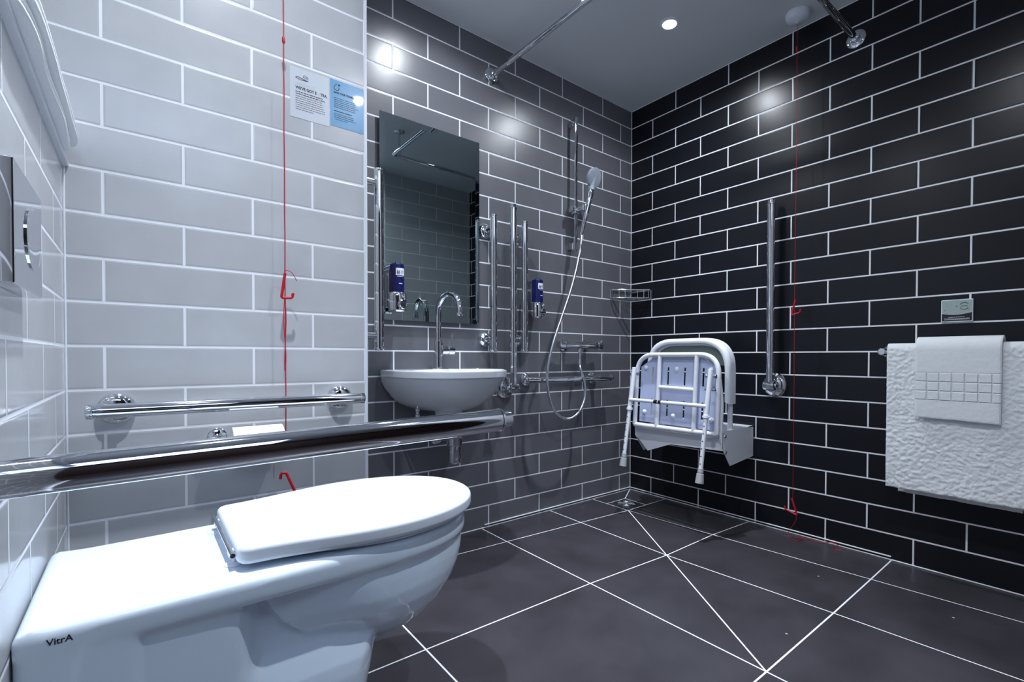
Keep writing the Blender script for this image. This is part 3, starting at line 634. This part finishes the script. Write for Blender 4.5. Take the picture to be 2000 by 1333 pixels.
for xx in (-0.55, -0.40): lathe(bm, (xx, 0.0005, 0.862), (0, -1, 0), [(0, .030), (.006, .030), (.010, .016), (.05, .016)], 28)
obj('valve_body', bm, CHROME, t)
for s, x0_ in ((-1, -0.602), (1, -0.363)):
    bm = new(); lathe(bm, (x0_, -0.062, 0.862), (s, 0, 0), [(0, .020), (.002, .0225), (.034, .0225), (.037, .019)], 28); tube(bm, [(x0_+s*.02, -0.075, .878), (x0_+s*.022, -0.086, .892)], [.007, .005], 10); obj('control_knob', bm, CHROME, t)
bm = new(); lathe(bm, (-0.487, -0.062, 0.846), (0, 0, -1), [(0, .011), (.012, .011), (.014, .0095), (.036, .0095), (.038, .007)], 20); obj('outlet', bm, CHROME, t)
# hose: from the foot of the handset down in a wide loop and back up to the valve outlet
hs = hb+hd*(-0.068)
hp = [hs, hs+Vector((-0.006, 0.0, -0.06)), (-0.553, -0.118, 1.30), (-0.598, -0.118, 1.16), (-0.655, -0.115, 1.02), (-0.722, -0.112, 0.86), (-0.752, -0.11, 0.74), (-0.752, -0.11, 0.65), (-0.722, -0.11, 0.555), (-0.665, -0.11, 0.502),
      (-0.600, -0.11, 0.488), (-0.535, -0.108, 0.520), (-0.494, -0.105, 0.585), (-0.487, -0.098, 0.665), (-0.502, -0.080, 0.745), (-0.492, -0.065, 0.790), (-0.487, -0.062, 0.812)]
bm = new(); P = smooth_path(hp, 26); tube(bm, P, [0.0066+0.0005*(1 if (i//1) % 2 else -1) for i in range(len(P))], 14)
tag(obj('shower_hose', bm, pr('hose_metal', (0.72, 0.74, 0.80), 0.22, 1.0)), 'ribbed silver shower hose hanging in a long loop from handset to valve', 'shower hose')
# corner basket
t = thing('corner_basket', 'chrome wire soap basket fixed in the shower corner', 'basket', (-0.08, -0.08, 1.16))
def bfront(z, k=1.0): return [(-0.183*k, -0.003, z), (-0.180*k, -0.030*k, z), (-0.110*k, -0.095*k, z), (-0.030*k, -0.155*k, z), (-0.003, -0.158*k, z)]
for z, rr_ in ((1.186, .0048), (1.140, .0036)):
    bm = new(); tube(bm, fillet([(-0.003, -0.003, z)]+bfront(z)+[(-0.003, -0.003, z)], .012, 5), rr_, 10); obj('wire_rim', bm, CHROME, t)
bm = new()
for p_, q_ in zip(smooth_path(bfront(1.186), 3), smooth_path(bfront(1.140), 3)): tube(bm, [p_, q_], .0024, 8)
for k in range(1, 9):
    f_ = k/9; a_ = Vector((-0.183*f_, -0.004, 1.140)); 
    yy = -0.158*(1-f_*0.86); tube(bm, [(-0.183*f_, -0.003, 1.140), (-0.183*f_, yy*(1-f_*0.15), 1.140)], .0016, 8)
obj('wire_base', bm, CHROME, t)
# floor drain
t = thing('floor_drain', 'round chrome shower drain grating set in the floor corner', 'drain', (-0.245, -0.178, 0))
bm = new(); lathe(bm, (-0.245, -0.178, -0.0005), (0, 0, 1), [(0, .056), (.003, .056), (.0045, .053), (.0045, .046), (.002, .045), (.002, .001)], 44); obj('grating_ring', bm, CHROME, t)
bm = new()
for rr_ in (.012, .022, .032, .041):
    tube(bm, [(-0.245+math.cos(2*PI*j/32)*rr_, -0.178+math.sin(2*PI*j/32)*rr_, .0035) for j in range(33)], .0018, 6)
for k in range(6):
    a = PI*k/6; tube(bm, [(-0.245+math.cos(a)*.045, -0.178+math.sin(a)*.045, .0033), (-0.245-math.cos(a)*.045, -0.178-math.sin(a)*.045, .0033)], .0016, 6)
obj('grating', bm, SATIN, t)

# ------------------------------------------------------------------ folding shower seat (folded up)
t = seat = thing('folding_shower_seat', 'white tubular folding shower seat with legs, folded up on the black wall', 'shower seat', (0, -0.5, 0.4))
def Sx(z, base=-0.285): return base-(0.82-z)*0.055          # the folded frame leans out slightly at its foot
y0, y1 = -0.283, -0.745
# wall bracket
bm = new()
prism(bm, [(0, -0.760, 0.325), (0, -0.760, 0.470), (-0.285, -0.760, 0.470), (-0.285, -0.760, 0.395), (-0.215, -0.760, 0.306)], (0, 0.004, 0))
prism(bm, [(0, -0.268, 0.325), (0, -0.268, 0.445), (-0.285, -0.268, 0.445), (-0.285, -0.268, 0.395), (-0.215, -0.268, 0.306)], (0, -0.004, 0))
box(bm, (-0.004, -0.760, 0.325), (0.0005, -0.268, 0.470))
prism(bm, [(-0.283, -0.268, 0.445), (-0.283, -0.760, 0.463), (-0.283, -0.760, 0.382), (-0.275, -0.48, 0.372), (-0.265, -0.335, 0.318), (-0.275, -0.268, 0.390)], (0.004, 0, 0))
box(bm, (-0.05, -0.760, 0.466), (0, -0.268, 0.470)); box(bm, (-0.272, -0.757, 0.404), (-0.003, -0.271, 0.407))  # second plate is added inside to block light and close the floor shadow
obj('wall_bracket', bm, COATED, seat, smooth=False)
for (yy, zz, xx) in ((-0.762, 0.445, -0.262), (-0.762, 0.372, -0.258)):
    bm = new(); lathe(bm, (xx, yy+.001, zz), (0, -1, 0), [(0, .008), (.003, .007), (.005, .003)], 16); obj('bolt', bm, SATIN, seat)
# back tube arch and moulded seat ring
def arch(x, ya, yb, zb, zt, r): return fillet([(x, ya, zb), (x, ya, zt), (x, yb, zt), (x, yb, zb)], r, 10)
bm = new(); tube(bm, arch(-0.175, -0.295, -0.735, 0.455, 0.868, 0.15), .0115, 16); obj('back_tube', bm, COATED, seat)
bm = new(); NA = 14
def arch2(off, zlow): return fillet([(0, -0.281-off, zlow), (0, -0.281-off, 0.893-off), (0, -0.752+off, 0.893-off), (0, -0.752+off, zlow)], 0.165-off*0.6, NA)
o1, o2 = arch2(0, 0.585), arch2(0.028, 0.595)
prof = [(0.0, 0.0, -0.158), (0.0, 0.0, -0.195), (0.003, 0.0, -0.206), (0.010, 0.0, -0.212), (0.018, 0, -0.213), (0.025, 0, -0.210), (0.028, 0, -0.203), (0.028, 0, -0.158)]
rings = []
for i in range(len(o1)):
    rings.append([Vector((x, o1[i].y+(o2[i].y-o1[i].y)*(o/0.028), o1[i].z+(o2[i].z-o1[i].z)*(o/0.028))) for o, _, x in prof])
loft(bm, rings); obj('seat_ring', bm, COATED, seat)
bm = new(); pp = arch2(0.025, 0.762); prism(bm, [Vector((-0.165, q.y, q.z)) for q in pp], (-0.012, 0, 0)); obj('seat_pad', bm, GREYPL, seat, smooth=False)
# moulded underside panel with slots, inside the front tube frame
bm = new()
ys = [-0.300, -0.371, -0.380, -0.462, -0.471, -0.556, -0.565, -0.654, -0.664, -0.730]
zs = [0.470, 0.505, 0.590, 0.665, 0.750, 0.795]
slots_y = [(-0.371, -0.380), (-0.462, -0.471), (-0.556, -0.565), (-0.654, -0.664)]
xf = lambda z: Sx(z)+0.014
for i in range(len(ys)-1):
    for j in range(len(zs)-1):
        hole = any(abs(ys[i]-a) < 1e-6 and abs(ys[i+1]-b) < 1e-6 for a, b in slots_y) and j in (1, 3)
        if hole: continue
        P4 = [Vector((xf(z), y, z)) for y, z in ((ys[i], zs[j]), (ys[i+1], zs[j]), (ys[i+1], zs[j+1]), (ys[i], zs[j+1]))]
        if j == 4 and i == 0: P4 = [P4[0], P4[1], P4[2]]
        if j == 4 and i == len(ys)-2: P4 = [P4[0], P4[1], P4[3]]
        prism(bm, P4, (0.003, 0, 0))
bmesh.ops.remove_doubles(bm, verts=bm.verts, dist=1e-5)
obj('seat_panel', bm, SEATPL, seat, smooth=False)
for (yy, zz) in ((-0.332, 0.745), (-0.515, 0.742), (-0.700, 0.745), (-0.332, 0.520), (-0.505, 0.515), (-0.708, 0.515)):
    bm = new(); lathe(bm, (xf(zz), yy, zz), (-1, 0, 0), [(-.001, .012), (.004, .012), (.009, .008), (.011, .001)], 18); obj('panel_stud', bm, PLASTIC, seat)
bm = new(); fr = fillet([(Sx(.455), y0, .452), (Sx(.80), y0-.004, .812), (Sx(.80), y1, .812), (Sx(.455), y1+.002, .455)], .10, 10); tube(bm, fr, .0115, 18)
obj('front_frame', bm, COATED, seat)
bm = new(); tube(bm, [(Sx(.452), y0, .452), (Sx(.455), y1, .455)], .0115, 18); obj('lower_rail', bm, COATED, seat)
for ya_ in (-0.425, -0.632):
    bm = new(); tube(bm, [(Sx(.805)-.002, ya_, .808), (Sx(.455)-.002, ya_+.004, .455)], .0105, 16); obj('upright', bm, COATED, seat)
bm = new(); tube(bm, [(Sx(.65)-.002, -0.425, .652), (Sx(.65)-.002, -0.632, .648)], .0095, 16); obj('cross_tube', bm, COATED, seat)
# side strut from bracket to frame
bm = new(); tube(bm, fillet([(-0.292, y1-.004, .70), (-0.278, y1-.008, .60), (-0.285, y1-.006, .43), (-0.262, y1-.010, .385)], .03), .0085, 12); obj('side_strut', bm, COATED, seat)
for (yt, yb_) in ((-0.290, -0.290), (-0.722, -0.722)):
    top = Vector((-0.322, yt, .728)); foot = Vector((-0.405, yb_, .250)); d = (foot-top).normalized(); L = (foot-top).length
    bm = new(); lathe(bm, top-d*0.02, d, [(0, .009), (.002, .0115), (.215, .0115), (.217, .009)], 18); leg = obj('leg', bm, COATED, seat)
    bm = new(); lathe(bm, top+d*0.19, d, [(0, .0095), (L-.23, .0095)], 18); obj('leg_extension', bm, COATED, leg)
    for k in range(6):
        q = top+d*(0.235+k*0.033)+Vector((-.0092, 0, 0)); bm = new(); lathe(bm, q, (-1, 0, 0), [(0, .0028), (.0012, .0026)], 10); obj('adjusting_hole', bm, DARKPL, leg)
    bm = new(); lathe(bm, top+d*0.186, d, [(0, .0135), (.002, .0145), (.014, .0145), (.016, .0125)], 18); tube(bm, [top+d*0.194+Vector((0, .018, 0)), top+d*0.194-Vector((0, .018, 0))], .004, 8); obj('leg_collar', bm, COATED, leg)
    bm = new(); lathe(bm, top+d*(L-.065), d, [(0, .0125), (.018, .0130), (.019, .0110), (.022, .0110), (.023, .0155), (.050, .0175), (.064, .0185), (.066, .016)], 24); obj('rubber_foot', bm, RUBBER, leg)
    bm = new(); tube(bm, [(-0.318, yt-.024, .715), (-0.318, yt+.024, .715)], .0055, 12); lathe(bm, (-0.318, yt-.026, .715), (0, 1, 0), capped(.010, .008, .002), 14); lathe(bm, (-0.318, yt+.018, .715), (0, 1, 0), capped(.010, .008, .002), 14); obj('pivot_bolt', bm, SATIN, leg)
    if yt < -0.5:
        bm = new(); tube(bm, [(-0.324, yt-.026, .655), (-0.324, yt+.026, .655)], .0055, 12); obj('pivot_bolt', bm, SATIN, leg)
bm = new(); tube(bm, [(-0.352, -0.290, .583), (-0.352, -0.722, .583)], .0092, 16); obj('leg_crossbar', bm, COATED, seat)
bm = new(); lathe(bm, (-0.352, -0.44, .583), (0, -1, 0), [(0, .0096), (.022, .0096)], 16); lathe(bm, (-0.352, -0.466, .583), (0, -1, 0), [(0, .0096), (.016, .0096)], 16); obj('rubber_sleeve', bm, DARKPL, seat)

# ------------------------------------------------------------------ call panel
t = thing('call_panel', 'small grey-green and black alarm reset panel on the black wall above the towels', 'alarm panel', (0, -1.505, 0.97))
bm = new(); box(bm, (-0.012, -1.551, 0.928), (0.0005, -1.462, 1.010), .003, 2); obj('panel_frame', bm, PLASTIC, t)
bm = new(); ya, yb_, zb = -1.465, -1.548, 0.9325
low = [(-0.0123, ya, zb), (-0.0123, yb_, zb)]; cur = [(-0.0123, yb_+(ya-yb_)*k/12, 0.960-0.006*math.sin(PI*k/12)+0.002*(1-k/12)) for k in range(13)]
prism(bm, low+cur, (-0.0004, 0, 0)); obj('black_strip', bm, DARKPL, t, smooth=False)
bm = new(); cur2 = [(p[0], p[1], p[2]+.002) for p in cur]; prism(bm, cur2+[(-0.0123, ya, 1.007), (-0.0123, yb_, 1.007)], (-0.0004, 0, 0)); obj('face', bm, PALEG, t, smooth=False)
for (s, z_) in ((1, .992), (-1, .978)):
    bm = new(); tube(bm, smooth_path([(-.0129, -1.516, z_-s*.001), (-.0129, -1.521, z_+s*.004), (-.0129, -1.527, z_+s*.0055), (-.0129, -1.533, z_+s*.004), (-.0129, -1.538, z_-s*.001)], 4), .0009, 6); obj('speaker_mark', bm, INK, t)
bm = new(); tube(bm, [(-.0129, -1.518, .985), (-.0129, -1.536, .985)], .0009, 6); obj('speaker_mark', bm, INK, t)
for y_, z_, r_ in ((-1.506, .985, .0016), (-1.474, .972, .0014), (-1.539, .972, .0012)):
    bm = new(); lathe(bm, (-.0127, y_, z_), (-1, 0, 0), [(0, r_), (.0005, r_)], 10); obj('indicator_dot', bm, INK, t)
bm = new()
for (a, b, z_) in ((-1.484, -1.528, .9455), (-1.472, -1.542, .9405), (-1.472, -1.542, .9372)):
    y = a
    while y > b:
        wl = rng.uniform(.003, .008); box(bm, (-.0131, max(y-wl, b), z_), (-.0127, y, z_+.0014)); y -= wl+.0012
obj('small_print', bm, WHITEL, t)

# ------------------------------------------------------------------ towel rail and towels
t = thing('towel_rail', 'chrome towel rail on the black wall holding the white towels', 'towel rail', (0, -1.5, 0.822))
bm = new(); tube(bm, [(-0.082, -1.296, .822), (-0.082, -1.80, .822)], .009, 18); obj('bar', bm, CHROME, t)
for y in (-1.301, -1.79):
    bm = new(); lathe(bm, (0.0005, y, .822), (-1, 0, 0), [(0, .022), (.006, .022), (.010, .014), (.07, .0125), (.092, .0135), (.094, .010)], 24); obj('mount', bm, CHROME, t)
def grid_terry():
    m = TERRY.copy(); m.name = 'terry_squares'; nt = m.node_tree; b = nt.nodes['Principled BSDF']
    bpn = [n for n in nt.nodes if n.type == 'BUMP'][0]
    g = nt.nodes.new('ShaderNodeNewGeometry'); sp = nt.nodes.new('ShaderNodeSeparateXYZ'); nt.links.new(g.outputs['Position'], sp.inputs[0])
    my = nt.nodes.new('ShaderNodeMath'); my.operation = 'MULTIPLY_ADD'; my.inputs[1].default_value = -1; my.inputs[2].default_value = -.0108; nt.links.new(sp.outputs['Y'], my.inputs[0])
    cb = nt.nodes.new('ShaderNodeCombineXYZ'); nt.links.new(my.outputs[0], cb.inputs[0]); nt.links.new(sp.outputs['Z'], cb.inputs[1])
    br = nt.nodes.new('ShaderNodeTexBrick'); nt.links.new(cb.outputs[0], br.inputs['Vector']); br.offset = 0
    br.inputs['Scale'].default_value = 1; br.inputs['Brick Width'].default_value = .0342; br.inputs['Row Height'].default_value = .0325; br.inputs['Mortar Size'].default_value = .0034; br.inputs['Mortar Smooth'].default_value = 1.0
    lo_ = nt.nodes.new('ShaderNodeMath'); lo_.operation = 'GREATER_THAN'; lo_.inputs[1].default_value = .6500-.001; nt.links.new(sp.outputs['Z'], lo_.inputs[0])
    hi_ = nt.nodes.new('ShaderNodeMath'); hi_.operation = 'LESS_THAN'; hi_.inputs[1].default_value = .6500+.0975+.0015; nt.links.new(sp.outputs['Z'], hi_.inputs[0])
    a = nt.nodes.new('ShaderNodeMath'); a.operation = 'MULTIPLY'; nt.links.new(lo_.outputs[0], a.inputs[0]); nt.links.new(hi_.outputs[0], a.inputs[1])
    c = nt.nodes.new('ShaderNodeMath'); c.operation = 'MULTIPLY'; nt.links.new(a.outputs[0], c.inputs[0]); nt.links.new(br.outputs['Fac'], c.inputs[1])
    iv = nt.nodes.new('ShaderNodeMath'); iv.operation = 'MULTIPLY'; iv.inputs[1].default_value = -1; nt.links.new(c.outputs[0], iv.inputs[0])
    b2 = nt.nodes.new('ShaderNodeBump'); b2.inputs['Strength'].default_value = 1; b2.inputs['Distance'].default_value = .0025
    nt.links.new(iv.outputs[0], b2.inputs['Height']); nt.links.new(bpn.outputs[0], b2.inputs['Normal']); nt.links.new(b2.outputs[0], b.inputs['Normal'])
    return m
def hung_towel(name, label, ya, yb, xc, zt, zf, zb_, th, ri, mat, seed, amp, ny=90, lump=0.0, slant=0.0, bshift=(0, 0), nfd=100):
    """towel over a bar at (xc, zt-ri-th): front panel down to zf, back panel down to zb_"""
    zc = zt-ri-th; c = []
    path = []
    nf = max(46, int((zc-zf)*nfd))
    for k in range(nf+1): path.append((-(ri+th/2), zf+(zc-zf)*k/nf))
    for k in range(1, 12): a = PI-PI*k/12; path.append(((ri+th/2)*math.cos(a), zc+(ri+th/2)*math.sin(a)))
    for k in range(nf+1): path.append((ri+th/2, zc-(zc-zb_)*k/nf))
    n = len(path); outer, inner2 = [], []
    for i, (x, z) in enumerate(path):
        p0, p1 = path[max(i-1, 0)], path[min(i+1, n-1)]; tx_, tz_ = p1[0]-p0[0], p1[1]-p0[1]; l = math.hypot(tx_, tz_) or 1
        nx_, nz2 = -tz_/l, tx_/l; h = th/2
        outer.append((x+nx_*h, z+nz2*h, i)); inner2.append((x-nx_*h, z-nz2*h, i))
    s = path[0]; e = path[-1]
    sec = [(outer[0][0]+th*0.15, s[1]-th*0.25, 0)]+outer+[(e[0]+th*0.3, e[1]-th*0.3, n), (e[0]-th*0.3, e[1]-th*0.3, n)]+inner2[::-1]+[(inner2[0][0]-th*0.15, s[1]-th*0.25, 0)]
    bm = new(); rings = []
    for j in range(ny+1):
        f = j/ny; y = ya+(yb-ya)*f; ring = []
        edge = min(1.0, min(f, 1-f)*ny/3.0); sc_ = 0.35+0.65*math.sqrt(max(0, 1-(1-edge)**2))
        for (x, z, i) in sec:
            mid = path[min(max(i-0, 0), n-1)] if i < n else e
            X = mid[0]+(x-mid[0])*sc_; Z = z
            fr_ = max(0, (zc-Z))/max(1e-3, zc-zf)
            back = x > 0
            yy = y+(bshift[0]+(bshift[1]-bshift[0])*f if back else 0)*min(1, fr_)
            v = Vector((xc+X, yy, Z))
            nn = noise.noise(Vector((y*7+seed, Z*5, 0 if not back else 4)))*lump*min(1, fr_*2)
            n3 = noise.fractal(Vector((y*62+noise.noise(Vector((y*9, Z*9, 1)))*2, Z*88, seed)), 0.8, 2.0, 3)*amp
            v.x -= nn+n3; v.z += slant*f*fr_+noise.noise(Vector((y*14, seed, 3)))*0.002*fr_
            ring.append(v)
        rings.append(ring)
    loft(bm, rings)
    return tag(obj(name, bm, mat), label, 'towel')
hung_towel('bath_towel', 'large white bath towel hanging over the chrome towel rail on the black wall', -1.322, -1.765, -0.082, .853, .318, .298, .014, .0125, TERRY, 2, .0025, 200, .005, 0.0, (-0.03, 0.075), 300)
hung_towel('hand_towel', 'small white hand towel with a band of squares hung over the bath towel', -1.413, -1.640, -0.082, .875, .590, .60, .011, .0335, grid_terry(), 6, .0007, 90, .003, -0.006)

# ------------------------------------------------------------------ shower curtain rail
t = thing('curtain_rail', 'dark chrome L-shaped shower curtain rail running just below the ceiling', 'curtain rail', (-1.01, -1.17, 2.11))
zr = 2.108; cxr, cyr = -1.008, -1.175
bm = new(); tube(bm, fillet([(cxr, -0.004, zr), (cxr, cyr, zr), (-0.004, cyr, zr)], .03, 8), .0125, 24); obj('rail', bm, CHROME, t)
for p, d in (((cxr, 0.0005, zr), (0, -1, 0)), ((0.0005, cyr, zr), (-1, 0, 0))):
    bm = new(); lathe(bm, p, d, [(0, .036), (.004, .036), (.008, .032), (.010, .019), (.028, .018), (.030, .0145)], 32); f_ = obj('flange', bm, CHROME, t)
    x_, y_ = frame(Vector(d))
    for k in range(3):
        a = 2*PI*k/3+0.6; bm = new(); lathe(bm, Vector(p)+Vector(d)*0.0075+(x_*math.cos(a)+y_*math.sin(a))*.026, d, [(0, .004), (.002, .0035), (.003, .001)], 12); obj('screw', bm, SATIN, f_)
bm = new(); lathe(bm, (cxr+.045, cyr, CEIL), (0, 0, -1), [(0, .034), (.004, .034), (.010, .022), (.012, .007), (CEIL-zr-.012, .007)], 28); obj('ceiling_support', bm, CHROME, t)
